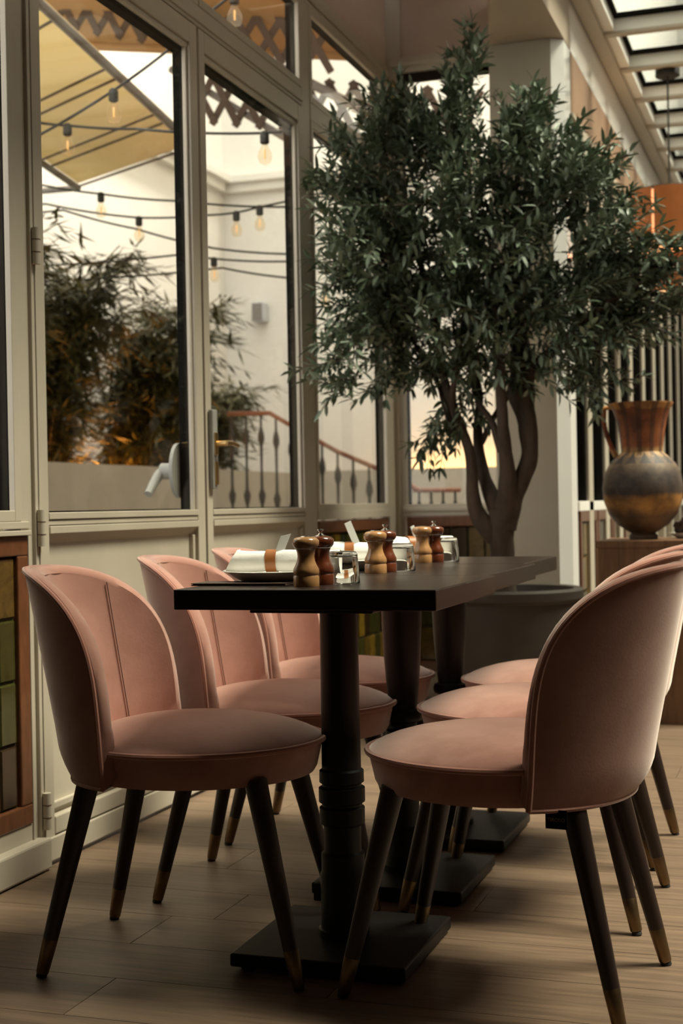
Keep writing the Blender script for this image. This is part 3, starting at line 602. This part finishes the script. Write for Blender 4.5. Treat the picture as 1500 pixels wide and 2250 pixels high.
# ================================================================== FURNITURE
# ---- chair, facing local +x
def make_chair():
    t = thing('dining_chair', 'chair', 'chair')
    ZB, ZS = .371, .438                      # underside, piping height
    def ell(a, af, b, zf, ang):
        x = cos(ang); y = sin(ang); return (x * (af if x > 0 else a), y * b)
    n = 64
    # seat band
    v = []; f = []
    prof = [(.80, ZB + .0), (.93, ZB + .001), (.955, ZB + .012), (.985, ZS - .02), (1.0, ZS)]
    for s, zz in prof:
        for k in range(n):
            x, y = ell(.235, .262, .232, 0, 2 * pi * k / n); v.append((x * s, y * s, zz))
    m = len(prof)
    f = [(i * n + k, i * n + (k + 1) % n, (i + 1) * n + (k + 1) % n, (i + 1) * n + k) for i in range(m - 1) for k in range(n)] + [tuple(range(n))[::-1]]
    B().add(v, f).build('seat_band', 'velvet', t, True)
    # cushion
    v = []; f = []
    R = [1.0, .992, .97, .92, .84, .72, .58, .42, .25, .1]
    for s in R:
        for k in range(n):
            x, y = ell(.235, .262, .232, 0, 2 * pi * k / n)
            v.append((x * s, y * s, ZS + .002 + .047 * (1 - s ** 2.6) ** .75))
    v.append((0, 0, ZS + .049)); m = len(R)
    f = [(i * n + k, i * n + (k + 1) % n, (i + 1) * n + (k + 1) % n, (i + 1) * n + k) for i in range(m - 1) for k in range(n)] + [((m - 1) * n + k, (m - 1) * n + (k + 1) % n, m * n) for k in range(n)]
    B().add(v, f).build('seat_cushion', 'velvet', t, True)
    B().tube([(*ell(.238, .265, .235, 0, 2 * pi * k / 96), ZS) for k in range(96)], .0058, 8, closed=True).build('seat_piping', 'velvet_pipe', t, True)
    # backrest: curved arch
    ZT, Z0, PM, NS = .786, .49, radians(65), 3.0
    NU, NV = 28, 30
    zs = [ZB + (Z0 - ZB) * i / 8 for i in range(9)] + [Z0 + (ZT - Z0) * sin(pi / 2 * i / (NV - 9)) for i in range(1, NV - 8)]
    def wid(z):
        if z <= Z0: return PM
        u = min(1, (z - Z0) / (ZT - Z0)); return PM * max(0, 1 - u ** NS) ** (1 / NS)
    def pt(u, z, inner=0, shrink=1.0):
        ph = u * wid(z) * shrink
        rb = 1 - .10 * max(0, 1 - (z - ZB) / .07) ** 2 * (0 if inner else 1) * cos(ph) ** 2
        a, b = (.268 - .040 * inner) * rb, (.246 - .034 * inner)
        lean = (.165 * (z - ZB) + .04 * max(0, z - ZB - .1)) * max(0, cos(ph)) ** 1.2
        fl = 1 + .04 * (z - ZB)
        return Vector((-a * cos(ph) - lean, b * sin(ph) * fl, z))
    outer = [[pt(-1 + 2 * i / NU, z) for i in range(NU + 1)] for z in zs]
    zi = [max(z, .413) - .012 * ((z - ZB) / (ZT - ZB)) for z in zs]
    inner = [[pt(-1 + 2 * i / NU, z, 1, 1.0) + Vector((0, 0, zi[r] - z)) for i in range(NU + 1)] for r, z in enumerate(zs)]
    b = B(); W_ = NU + 1
    v = [p for r in outer for p in r]
    b.add(v, [(r * W_ + i, r * W_ + i + 1, (r + 1) * W_ + i + 1, (r + 1) * W_ + i) for r in range(len(zs) - 1) for i in range(NU)])
    b.build('back_shell', 'velvet', t, True)
    b = B(); b.add([p for r in inner for p in r], [(r * W_ + i, r * W_ + i + 1, (r + 1) * W_ + i + 1, (r + 1) * W_ + i) for r in range(len(zs) - 1) for i in range(NU)])
    # padded rim joining inner to outer
    ob = [r[0] for r in outer] + [r[-1] for r in outer[::-1]][1:]
    ib = [r[0] for r in inner] + [r[-1] for r in inner[::-1]][1:]
    cen = Vector((-.20, 0, .50)); ring = []
    for o_, i_ in zip(ob, ib):
        mid = (o_ + i_) / 2
        out = Vector((.02 if o_.z < Z0 + .12 else 0, o_.y, max(0, o_.z - Z0) * 1.2)); 
        out = Vector((max(0, 1 - (o_.z - ZB) / .3) * .9, .5 * o_.y / .25 * (1 if o_.z > Z0 else .3), max(0, (o_.z - Z0) / (ZT - Z0)))); out.normalize()
        ring.append([o_, o_.lerp(i_, .2) + out * .008, o_.lerp(i_, .5) + out * .012, o_.lerp(i_, .8) + out * .009, i_])
    k5 = 5; v = [p for r in ring for p in r]
    b.add(v, [(i * k5 + j, i * k5 + j + 1, (i + 1) * k5 + j + 1, (i + 1) * k5 + j) for i in range(len(ring) - 1) for j in range(4)])
    b.build('back_cushion', 'velvet', t, True)
    B().tube([p + Vector((0, 0, .001)) for p in ob], .0056, 8).build('back_piping', 'velvet_pipe', t, True)
    # stitched seams on the inner back
    for s in (-.58, .58):
        pts = []
        for z in [.455 + .33 * q / 40 for q in range(41)]:
            if abs(s) * PM > wid(z) * .97: break
            p = pt(s * PM / wid(z), z, 1); a_ = s * PM; pts.append(p + Vector((.0035 * cos(a_), -.0030 * sin(a_), -.012 * ((z - ZB) / (ZT - ZB)))))
        B().tube(pts, .0012, 5).build('seam', 'stitch', t)
    B().tube([pt(-1 + 2 * i / NU, ZB + .001) for i in range(NU + 1)], .004, 6).build('bottom_edge', 'velvet', t, True)
    B().prism([(p.x * .985, p.y * .985) for p in [pt(-1 + 2 * i / NU, ZB) for i in range(NU + 1)]], ZB, ZB + .012).build('underside', 'legwood', t)
    # legs with brass caps
    for sx in (1, -1):
        for sy in (1, -1):
            top = Vector((sx * .168, sy * .150, ZB + .012)); ft = Vector((sx * .258, sy * .195, 0.0))
            q = lambda u: top.lerp(ft, u)
            lg = B().tube([q(0), q(.81)], [.0225, .0150], 20).build('leg', 'legwood', t, True)
            B().tube([q(.805), q(.81), q(.975), q(.98)], [.0145, .0152, .0124, .0115], 20).build('brass_cap', 'brass', lg, True)
            B().tube([q(.98), q(.985), q(1.0)], [.0095, .0105, .0105], 16).build('glide', 'rubber', lg, True)
    return t
chairs = [((-1.209, 2.65), 6.5, 'pink velvet chair at the left, nearest the viewer, beside the tiled panel'),
          ((-1.213, 3.174), 5, 'pink velvet chair on the window side at the middle table'),
          ((-1.262, 3.72), 2, 'pink velvet chair on the window side at the farthest table'),
          ((-.567, 2.645), 174.5, 'pink velvet chair at the right, nearest the viewer, with a black tag under its back'),
          ((-.616, 3.20), 177, 'pink velvet chair on the right side of the middle table, half hidden'),
          ((-.64, 3.73), 178, 'pink velvet chair on the right side of the farthest table, mostly hidden')]
ch0 = make_chair(); CH = []
for i, (p, a, lb) in enumerate(chairs):
    o = ch0 if i == 0 else copy_tree(ch0)
    o.location = (p[0], p[1], 0); o.rotation_euler = (0, 0, radians(a)); o['label'] = lb; o['group'] = 'pink velvet chairs around the row of tables'; CH.append(o)
# brand tag under the back of the near right chair (local +y side faces the viewer there)
tgo = bx('fabric_tag', 'black', CH[3], -.172, -.134, .1985, .1995, .341, .374, bevel=0)
tgo['label'] = 'black fabric tag with gold lettering'
tc_ = bpy.data.curves.new('lettering', 'FONT'); tc_.body = 'TIROLO'; tc_.size = .0088; tc_.align_x = 'CENTER'; tc_.extrude = .0002
tmp = bpy.data.objects.new('tmp', tc_); COL.objects.link(tmp); bpy.context.view_layer.update()
me = bpy.data.meshes.new_from_object(tmp.evaluated_get(bpy.context.evaluated_depsgraph_get())); bpy.data.objects.remove(tmp)
me.materials.append(MT['brass_br'])
tx = link('lettering', me, tgo); tx.location = (-.153, .1999, .354); tx.rotation_euler = (pi / 2, 0, pi)

# ---- tables
def make_table(label, x0, x1, y0, y1, cx, cy, kind):
    t = thing('bistro_table', label, 'table', (cx, cy, 0), group='row of three dark tables')
    T = B().box(x0 - cx, x1 - cx, y0 - cy, y1 - cy, .711, .75).build('tabletop', 'tabletop', t, bevel=.0025)
    bx('mounting_plate', 'tablemetal', t, -.125, .125, -.17, .17, .699, .711)
    if kind == 0:
        prof = [(.0385, .70), (.0395, .44), (.040, .372), (.045, .368), (.0455, .345), (.040, .341), (.040, .337), (.047, .333), (.047, .305), (.041, .301), (.041, .297), (.046, .293), (.046, .262), (.038, .256), (.038, .205), (.044, .20), (.044, .165), (.047, .158), (.047, .05), (.052, .048), (.052, .034)]
    else:
        prof = [(.049, .70), (.0475, .62), (.044, .54), (.036, .44), (.034, .418), (.044, .414), (.0475, .402), (.044, .390), (.032, .384), (.032, .372), (.043, .366), (.046, .350), (.043, .338), (.036, .30), (.034, .14), (.044, .132), (.047, .12), (.047, .05), (.055, .048), (.055, .034)]
    B().lathe(prof[::-1], n=40).build('column', 'tablemetal', t, True)
    bs = B().box(-.178, .178, -.178, .178, .008, .034).build('base_plate', 'tablemetal', t, bevel=.004)
    for a in (-1, 1):
        for b_ in (-1, 1): B().cyl((a * .15, b_ * .15, 0), (a * .15, b_ * .15, .009), .014, n=12).build('foot', 'rubber', bs)
    bx('clamp', 'tablemetal', t, -.062, -.045, -.01, .01, .10, .135)
    return t
make_table('dark espresso table nearest the viewer', -1.170, -.652, 2.478, 2.978, -.924, 2.735, 0)
make_table('middle dark table of the row of three', -1.175, -.672, 2.984, 3.542, -.946, 3.27, 1)
make_table('farthest dark table of the row beside the planter', -1.20, -.702, 3.548, 4.02, -.955, 3.77, 1)
ZT = .75
# ---- table settings
def plate(label, x, y, r):
    t = thing('dinner_plate', label, 'plate', (x, y, ZT), group='white dinner plates')
    wob = lambda a, i: 1 + .008 * sin(18 * a) * (i > 2)
    B().lathe([(.0, .003), (r * .55, .003), (r * .58, .0), (r * .64, .002), (r * .80, .012), (r * .98, .0235), (r, .0245), (r * .985, .026), (r * .80, .0165), (r * .62, .008), (.0, .007)], n=72, wob=wob).build('dish', 'porcelain', t, True)
    return t
def napkin(label, x, y, L, rz, r, knife, seed):
    t = thing('rolled_napkin', label, 'napkin', (x, y, ZT + .0195), rz, group='rolled white napkins with leather rings')
    b = B(); n = 28; m = 22; v = []
    for i in range(m):
        u = i / (m - 1)
        rr = r * (1 + .22 * max(0, 1 - u / .34) ** 1.6 - .06 * sin(u * 9 + seed))
        if abs(u - .37) < .06: rr *= .93
        for k in range(n):
            a = 2 * pi * k / n
            q = rr * (1 + .03 * sin(3 * a + seed + 4 * u) + .02 * sin(7 * a + 9 * u))
            v.append(((u - .5) * L + (.015 * sin(a) if i == 0 else 0), q * 1.08 * cos(a), max(.0005, r + q * .92 * sin(a))))
    f = [(i * n + k, i * n + (k + 1) % n, (i + 1) * n + (k + 1) % n, (i + 1) * n + k) for i in range(m - 1) for k in range(n)]
    # rolled ends: inward spiral lip
    for base, sgn, off in ((0, 1, .02), ((m - 1) * n, -1, .015)):
        k0 = len(v)
        for s, dx in ((.72, .004), (.45, off), (.2, .006)):
            for k in range(n):
                p = v[base + k]; v.append((p[0] + sgn * dx, p[1] * s, r + (p[2] - r) * s))
        prev = base
        for j in range(3):
            cur = k0 + j * n
            f += [(prev + k, prev + (k + 1) % n, cur + (k + 1) % n, cur + k) for k in range(n)]; prev = cur
        f.append(tuple(prev + k for k in range(n)))
    b.add(v, f).build('cloth', 'linen', t, True)
    xr = -.13 * L
    B().tube([(xr + dx, (r * 1.06) * cos(a), r + (r * 1.0) * sin(a)) for a in [2 * pi * k / 40 for k in range(40)] for dx in (0,)], .0012, 4, closed=True).build('ring_edge', 'leather', t)
    v = []; n2 = 40
    for dx, q in ((-.011, 1.055), (-.011, 1.10), (.011, 1.10), (.011, 1.055)):
        for k in range(n2):
            a = 2 * pi * k / n2; v.append((xr + dx, r * q * cos(a), max(.0004, r + r * (q - .06) * sin(a))))
    B().add(v, [(i * n2 + k, i * n2 + (k + 1) % n2, ((i + 1) % 4) * n2 + (k + 1) % n2, ((i + 1) % 4) * n2 + k) for i in range(4) for k in range(n2)]).build('leather_ring', 'leather', t, True)
    kd = Vector(knife); p0 = Vector((xr + .016, -.004, 2 * r - .004)); w_ = Vector((.008, .006, 0))
    if abs(kd.x) < .008: w_ = Vector((.002, .007, 0))
    p1 = p0 + kd
    q = [p0 - w_, p0 + w_, p1 + w_ * 1.05, p1 + kd * -.12 - w_]
    th = Vector((.0008, -.0012, 0))
    B().add([tuple(p - th) for p in q] + [tuple(p + th) for p in q], [(0, 1, 2, 3), (4, 5, 6, 7), (0, 1, 5, 4), (1, 2, 6, 5), (2, 3, 7, 6), (3, 0, 4, 7)]).build('knife_tip', 'steel_satin', t)
    return t
def mill(name, label, x, y, m, knob, s=1.0):
    t = thing(name, label, 'mill', (x, y, ZT), group='wooden salt and pepper mills')
    prof = [(.0, .0), (.0248, .0), (.0252, .002), (.0252, .019), (.0242, .0205), (.0236, .022), (.0246, .0235), (.0256, .028), (.0245, .034), (.0205, .042), (.0175, .050), (.0162, .058), (.0172, .066), (.0195, .0715), (.0205, .0725)]
    head = [(.0200, .0732), (.0222, .0745), (.0252, .079), (.0262, .084), (.0252, .0895), (.0215, .0935), (.014, .0955), (.0, .096)]
    B().lathe([(r * s, z * s) for r, z in prof] + [(0, .0725 * s)], n=40).build('body', m, t, True)
    B().lathe([(0, .0732 * s)] + [(r * s, z * s) for r, z in head], n=40).build('head', m, t, True)
    B().lathe([(.012 * s, .0950 * s), (.0085 * s, .0975 * s), (0, .0978 * s)], n=20).build('ferrule', 'steel', t, True)
    if knob: B().lathe([(.004, .096), (.0065, .0985), (.003, .101), (.0032, .1035), (.0066, .1075), (.0062, .109), (.0, .1095)], n=20).build('knob', 'steel', t, True)
    return t
def tumbler(label, x, y, s=1.0):
    t = thing('tumbler', label, 'glass', (x, y, ZT), group='upturned water glasses')
    B().lathe([(0, .0545 * s), (.024 * s, .0545 * s), (.0278 * s, .052 * s), (.0318 * s, .0018), (.0326 * s, .0), (.0338 * s, .0), (.0345 * s, .0012), (.0345 * s, .004), (.0305 * s, .056 * s), (.028 * s, .0625 * s), (.024 * s, .064 * s), (0, .064 * s)], n=56).build('bowl', 'clear', t, True)
    return t
plate('white plate under the napkin on the table nearest the viewer', -1.05, 2.735, .117)
plate('white plate under the napkin on the middle table', -1.05, 3.28, .117)
plate('white plate under the napkin on the farthest table', -1.07, 3.80, .117)
napkin('rolled white napkin on the table nearest the viewer', -1.035, 2.735, .225, radians(10), .0235, (.013, .01, .036), 0)
napkin('rolled white napkin on the middle table', -1.045, 3.28, .225, radians(14), .0235, (-.022, .0, .055), 2)
napkin('rolled white napkin on the farthest table', -1.045, 3.80, .20, radians(40), .0235, (-.008, .01, .034), 4)
for i, (lbl, s_, p_, g_) in enumerate((('the table nearest the viewer', (-.934, 2.575), (-.926, 2.640), (-.897, 2.685)), ('the middle table', (-.948, 3.075), (-.944, 3.140), (-.925, 3.20)), ('the farthest table', (-.99, 3.632), (-.966, 3.665), (-.945, 3.712)))):
    mill('salt_mill', 'pale beech salt mill on ' + lbl, *s_, 'beech', False); mill('pepper_mill', 'red brown pepper mill with a steel knob on ' + lbl, *p_, 'rosewood', True, 1.0)
    tumbler('upturned clear tumbler on ' + lbl, *g_)
mn = thing('menu_folder', 'slim dark brown leather folder lying at the front of the nearest table', 'menu', (-1.085, 2.615, ZT), radians(1))
bx('cover', 'menu', mn, -.10, .10, -.022, .06, .0032, .0052, bevel=.0006); bx('cover', 'menu', mn, -.10, .10, -.022, .06, 0, .002, bevel=.0006); bx('pages', 'linen', mn, -.097, .099, -.019, .058, .002, .0032, bevel=0)

# ---- planter and olive tree
TX, TY = -1.14, 5.45
pt_ = thing('planter', 'large dark round clay planter holding the olive tree', 'planter', (TX, TY, 0))
B().lathe([(.0, 0), (.20, 0), (.215, .01), (.262, .46), (.268, .52), (.285, .535), (.288, .565), (.275, .575), (.25, .572), (.242, .53), (.0, .53)], n=56).build('bowl', 'terra', pt_, True)
B().lathe([(.0, .545), (.15, .545), (.243, .535)], n=40, wob=lambda a, i: 1).build('soil', 'soil', pt_, True)
tr = thing('olive_tree', 'leafy olive tree with several twisted stems behind the tables', 'tree', (-1.152, 5.4, .545))
def tw(u, v, dy=0.0):        # tree sketch units (about 1.8 mm each) to metres, relative to the foot of the trunk
    k = 1 + dy / 5.55
    return Vector(((.00178 * ((u - 1105) + .0188 * (1290 - v))) * k + dy * -.215, dy, .034 + (1290 - v) * .00176 * k + dy * .0))
def limb(name, pts, rs, parent=tr, n=12):
    P = []; R_ = []
    for i in range(len(pts) - 1):
        for j in range(5):
            u = j / 5
            def c(k): return tw(*pts[max(0, min(len(pts) - 1, k))])
            p0, p1, p2, p3 = c(i - 1), c(i), c(i + 1), c(i + 2)
            q = .5 * ((2 * p1) + (p2 - p0) * u + (2 * p0 - 5 * p1 + 4 * p2 - p3) * u * u + (3 * p1 - p0 - 3 * p2 + p3) * u ** 3)
            q = q + Vector((noise.noise(q * 9), noise.noise(q * 9 + Vector((5, 5, 5))), 0)) * .006
            P.append(q); R_.append((rs[i] + (rs[i + 1] - rs[i]) * u) * (1 + .13 * noise.noise(q * 14)))
    P.append(tw(*pts[-1])); R_.append(rs[-1])
    return B().tube(P, R_, n).build(name, 'bark', parent, True)
trunk = limb('trunk', [(1108, 1345, 0), (1105, 1290, 0), (1104, 1230, 0), (1100, 1175, 0), (1104, 1120, 0)], [.062, .050, .046, .050, .052], n=18)
limb('limb', [(1108, 1160, 0), (1125, 1100, 0), (1148, 1050, 0), (1163, 1000, 0), (1158, 935, .0), (1146, 870, .03), (1150, 800, .06), (1135, 700, .08), (1120, 600, .1)], [.046, .038, .036, .034, .034, .052, .040, .028, .018])
limb('limb', [(1092, 1185, 0), (1052, 1138, -.02), (1036, 1080, -.03), (1035, 1010, -.04), (1010, 930, -.05), (980, 850, -.05), (960, 760, -.05), (950, 640, -.05)], [.040, .036, .027, .022, .019, .017, .014, .010])
limb('limb', [(1105, 1150, 0), (1078, 1088, .03), (1058, 1030, .06), (1048, 960, .06), (1052, 890, .07), (1040, 800, .08), (1020, 700, .1)], [.040, .030, .024, .019, .016, .014, .010])
limb('limb', [(1108, 1140, -.01), (1116, 1055, -.04), (1108, 980, -.07), (1102, 900, -.09), (1098, 800, -.1), (1085, 680, -.1), (1075, 560, -.1)], [.042, .034, .027, .021, .018, .015, .010])
limb('branch', [(1150, 850, .03), (1185, 800, 0), (1250, 745, -.05), (1330, 680, -.1), (1400, 640, -.1)], [.028, .022, .017, .012, .006])
limb('branch', [(1100, 990, -.07), (1080, 930, -.05), (1045, 870, 0), (1030, 800, .05)], [.016, .013, .011, .008])
limb('branch', [(1055, 975, .06), (1085, 920, .05), (1120, 860, .05), (1130, 780, .0)], [.013, .011, .010, .007])
limb('branch', [(1010, 930, -.05), (990, 870, -.1), (1000, 800, -.12), (1010, 720, -.12)], [.014, .012, .010, .006])
limb('branch', [(1000, 960, -.04), (975, 890, -.0), (955, 830, .04), (900, 740, .05), (850, 640, .05)], [.014, .012, .010, .008, .005])
limb('branch', [(960, 760, -.05), (930, 600, 0), (860, 440, .05), (820, 300, .05), (800, 210, .05)], [.014, .012, .009, .006, .003])
limb('branch', [(1020, 700, .1), (1000, 500, .1), (990, 330, .1), (1000, 180, .1), (1020, 80, .1)], [.012, .010, .008, .006, .003])
limb('branch', [(1120, 600, .1), (1130, 450, .05), (1150, 320, 0), (1160, 220, 0)], [.018, .012, .008, .004])
limb('branch', [(1130, 640, .1), (1200, 520, .05), (1290, 420, 0), (1370, 370, 0)], [.015, .011, .008, .004])
limb('branch', [(950, 640, -.05), (860, 560, -.15), (780, 480, -.3), (710, 440, -.5)], [.010, .008, .006, .003])
CROWN = [(1010, 190, 36, 62, 8), (1042, 140, 26, 40, 5), (860, 215, 55, 55, 8), (780, 300, 75, 75, 16), (900, 290, 90, 70, 20), (1000, 270, 60, 80, 14), (960, 390, 150, 110, 52), (1150, 305, 66, 72, 22), (1180, 400, 110, 100, 34),
         (780, 440, 85, 90, 26), (800, 560, 105, 120, 44), (950, 540, 160, 130, 70), (1120, 540, 120, 120, 44), (1270, 420, 90, 80, 22), (1310, 520, 80, 90, 20), (1340, 610, 110, 70, 24), (1440, 600, 60, 55, 11), (1450, 690, 60, 50, 9),
         (1260, 690, 120, 95, 34), (1120, 690, 120, 90, 36), (950, 690, 150, 100, 56), (810, 690, 85, 85, 26), (730, 780, 32, 60, 8), (880, 800, 60, 45, 10), (990, 800, 80, 45, 13), (1010, 900, 60, 50, 6), (955, 950, 28, 26, 4), (1240, 800, 80, 55, 13), (1370, 730, 80, 50, 12), (1100, 800, 70, 40, 8), (720, 360, 30, 40, 4), (1310, 840, 50, 30, 4)]
rnd = random.Random(11); FA = B(); FB = B(); TWG = B(); ol_spots = []
for (cu, cv, ru, rv, cnt) in CROWN:
    for i in range(int(cnt * 1.75)):
        while True:
            a, b_, c_ = rnd.uniform(-1, 1), rnd.uniform(-1, 1), rnd.uniform(-1, 1)
            if a * a + b_ * b_ + c_ * c_ < 1: break
        dy = c_ * min(.55, .0018 * (ru + rv) * .75) + rnd.uniform(-.05, .05)
        dy -= max(0, 860 - (cu + a * ru)) / 150 * .46
        p = tw(cu + a * ru, cv + b_ * rv, dy); p.x = max(p.x, -.56)
        o = p - tw(1060, 640, 0)
        d = Vector((o.x * .9 + rnd.uniform(-.4, .4), o.y * .9 + rnd.uniform(-.5, .5), o.z * .6 + rnd.uniform(-.30, .45))); d.normalize()
        L_ = rnd.uniform(.13, .24); nl = rnd.randint(7, 10); pts = []
        start = p - d * L_ * .5; bend = Vector((rnd.uniform(-.3, .3), rnd.uniform(-.3, .3), rnd.uniform(-.5, .2)))
        for j in range(nl + 1):
            u = j / nl; pts.append(start + d * L_ * u + bend * L_ * u * u * .35)
        TWG.tube(pts[::2] + [pts[-1]], .0016, 3, caps=False)
        az = rnd.uniform(0, pi)
        for j in range(1, nl + 1):
            q = pts[j]; t_ = (pts[j] - pts[j - 1]).normalized(); s1 = t_.orthogonal().normalized(); s2 = t_.cross(s1)
            az += pi / 2 + rnd.uniform(-.4, .4)
            for sg in ((1, -1) if j < nl else (1, -1, 0)):
                sd = (s1 * cos(az) + s2 * sin(az)) * sg
                dd = t_ * rnd.uniform(.55, 1.0) + sd * rnd.uniform(.6, 1.0) + Vector((0, 0, rnd.uniform(-.15, .15)))
                leafoval(FB if rnd.random() < .32 else FA, q, dd, Vector((rnd.uniform(-.5, .5), rnd.uniform(-.5, .5), 1)), rnd.uniform(.042, .070), rnd.uniform(.0066, .0098))
            if rnd.random() < .004 and len(ol_spots) < 40: ol_spots.append(q + Vector((0, 0, -.02)))
raw('foliage', FA.v, FA.f, 'leaf', tr)['kind'] = 'stuff'
raw('foliage', FB.v, FB.f, 'leaf_light', tr)['kind'] = 'stuff'
raw('twigs', TWG.v, TWG.f, 'bark', tr)['kind'] = 'stuff'
om = B().lathe([(0, -.013), (.006, -.0115), (.0095, -.005), (.0098, .003), (.006, .0105), (0, .0125)], n=12).mesh('olive', 'olive', True)
for q in ol_spots: o = link('olive', om, tr); o.location = q

# ---- vase on console
cs_ = thing('console', 'walnut console block under the painted vase', 'console', (-.62, 6.05, 0))
B().box(-.232, .232, -.22, .22, 0, .712).build('body', 'console', cs_, bevel=.003); B().box(-.236, .236, -.224, .224, .712, .742).build('top', 'console', cs_, bevel=.003)
va = thing('amphora_vase', 'large painted earthenware vase with flared neck and one handle', 'vase', (-.684, 6.0, .742))
va_b = B().lathe([(.0, .0), (.058, .0), (.058, .018), (.050, .026), (.060, .032), (.105, .062), (.140, .105), (.160, .160), (.165, .215), (.157, .270), (.135, .315), (.105, .345), (.088, .358), (.085, .362), (.088, .40), (.094, .45), (.104, .50), (.118, .54), (.130, .560), (.130, .566), (.120, .566), (.108, .54), (.094, .50), (.084, .44), (.0, .40)], n=56).build('body', 'vase', va, True)
B().tube([(-.118, -.02, .555), (-.150, -.025, .545), (-.152, -.025, .49), (-.140, -.022, .43), (-.122, -.018, .38), (-.104, -.015, .345)], [.012, .012, .010, .009, .010, .012], 10).build('handle', 'vase', va, True)
df = thing('dried_flower_bowl', 'white dish of dark dried flowers beside the vase', 'bowl', (-.50, 6.06, .742))
B().lathe([(.0, 0), (.05, 0), (.085, .022), (.088, .024), (.082, .024), (.05, .006), (0, .006)], n=32).build('dish', 'porcelain', df, True)
for i in range(7):
    a = i * .9; r = .045 if i else 0
    B().lathe([(0, 0), (.02, .006), (.028, .022), (.022, .038), (0, .048)], (r * cos(a), r * sin(a), .014 + .018 * (i % 3)), 10, wob=lambda a_, k_: 1 + .15 * sin(5 * a_ + k_)).build('flower_head', 'pinecone', df, True)

# ---- pendant lamp
lp = thing('pendant_lamp', 'two tier pendant lamp of orange leather panels on a black cord', 'lamp', (-.715, 7.75, 3.2))
B().lathe([(0, 0), (.062, 0), (.064, -.004), (.064, -.042), (.060, -.046), (0, -.046)], n=32).build('canopy', 'rubber', lp, True)
B().cyl((0, 0, -.045), (0, 0, -.70), .005, n=8).build('cord', 'cable', lp)
def tier(R, z0, z1, n, ph, name):
    g_ = B().lathe([(R - .02, z0 + .01), (R - .02, z1 - .01)], n=36).build('diffuser', 'lampglow', lp, True)
    for i in range(n):
        a0 = ph + 2 * pi * i / n + .035; a1 = ph + 2 * pi * (i + 1) / n - .035; v = []
        for rr in (R, R - .004):
            for z in (z0, z1):
                for k in range(7): a = a0 + (a1 - a0) * k / 6; v.append((rr * cos(a), rr * sin(a), z))
        f = []
        for k in range(6): f += [(k, k + 1, 8 + k, 7 + k), (14 + k, 15 + k, 22 + k, 21 + k), (7 + k, 8 + k, 22 + k, 21 + k), (k, k + 1, 15 + k, 14 + k)]
        f += [(0, 7, 21, 14), (6, 13, 27, 20)]
        B().add(v, f).build('panel', 'lampleather', lp, True)
    for z in (z0, z1): B().tube([((R - .01) * cos(a), (R - .01) * sin(a), z) for a in [2 * pi * k / 36 for k in range(36)]], .006, 6, closed=True).build('ring', 'rubber', lp, True)
tier(.205, -.97, -.66, 6, radians(-110), 'upper'); tier(.13, -1.19, -1.0, 5, radians(-120), 'lower')
for k in range(4): a = k * pi / 2 + .3; B().tube([(0, 0, -.62), (.195 * cos(a), .195 * sin(a), -.66)], .004, 6).build('spoke', 'rubber', lp)
lt = bpy.data.lights.new('lamp bulb', 'POINT'); lt.energy = 6; lt.color = (1, .6, .3); lt.shadow_soft_size = .05
lo = link('lamp_bulb', lt, lp); lo.location = (0, 0, -.82)
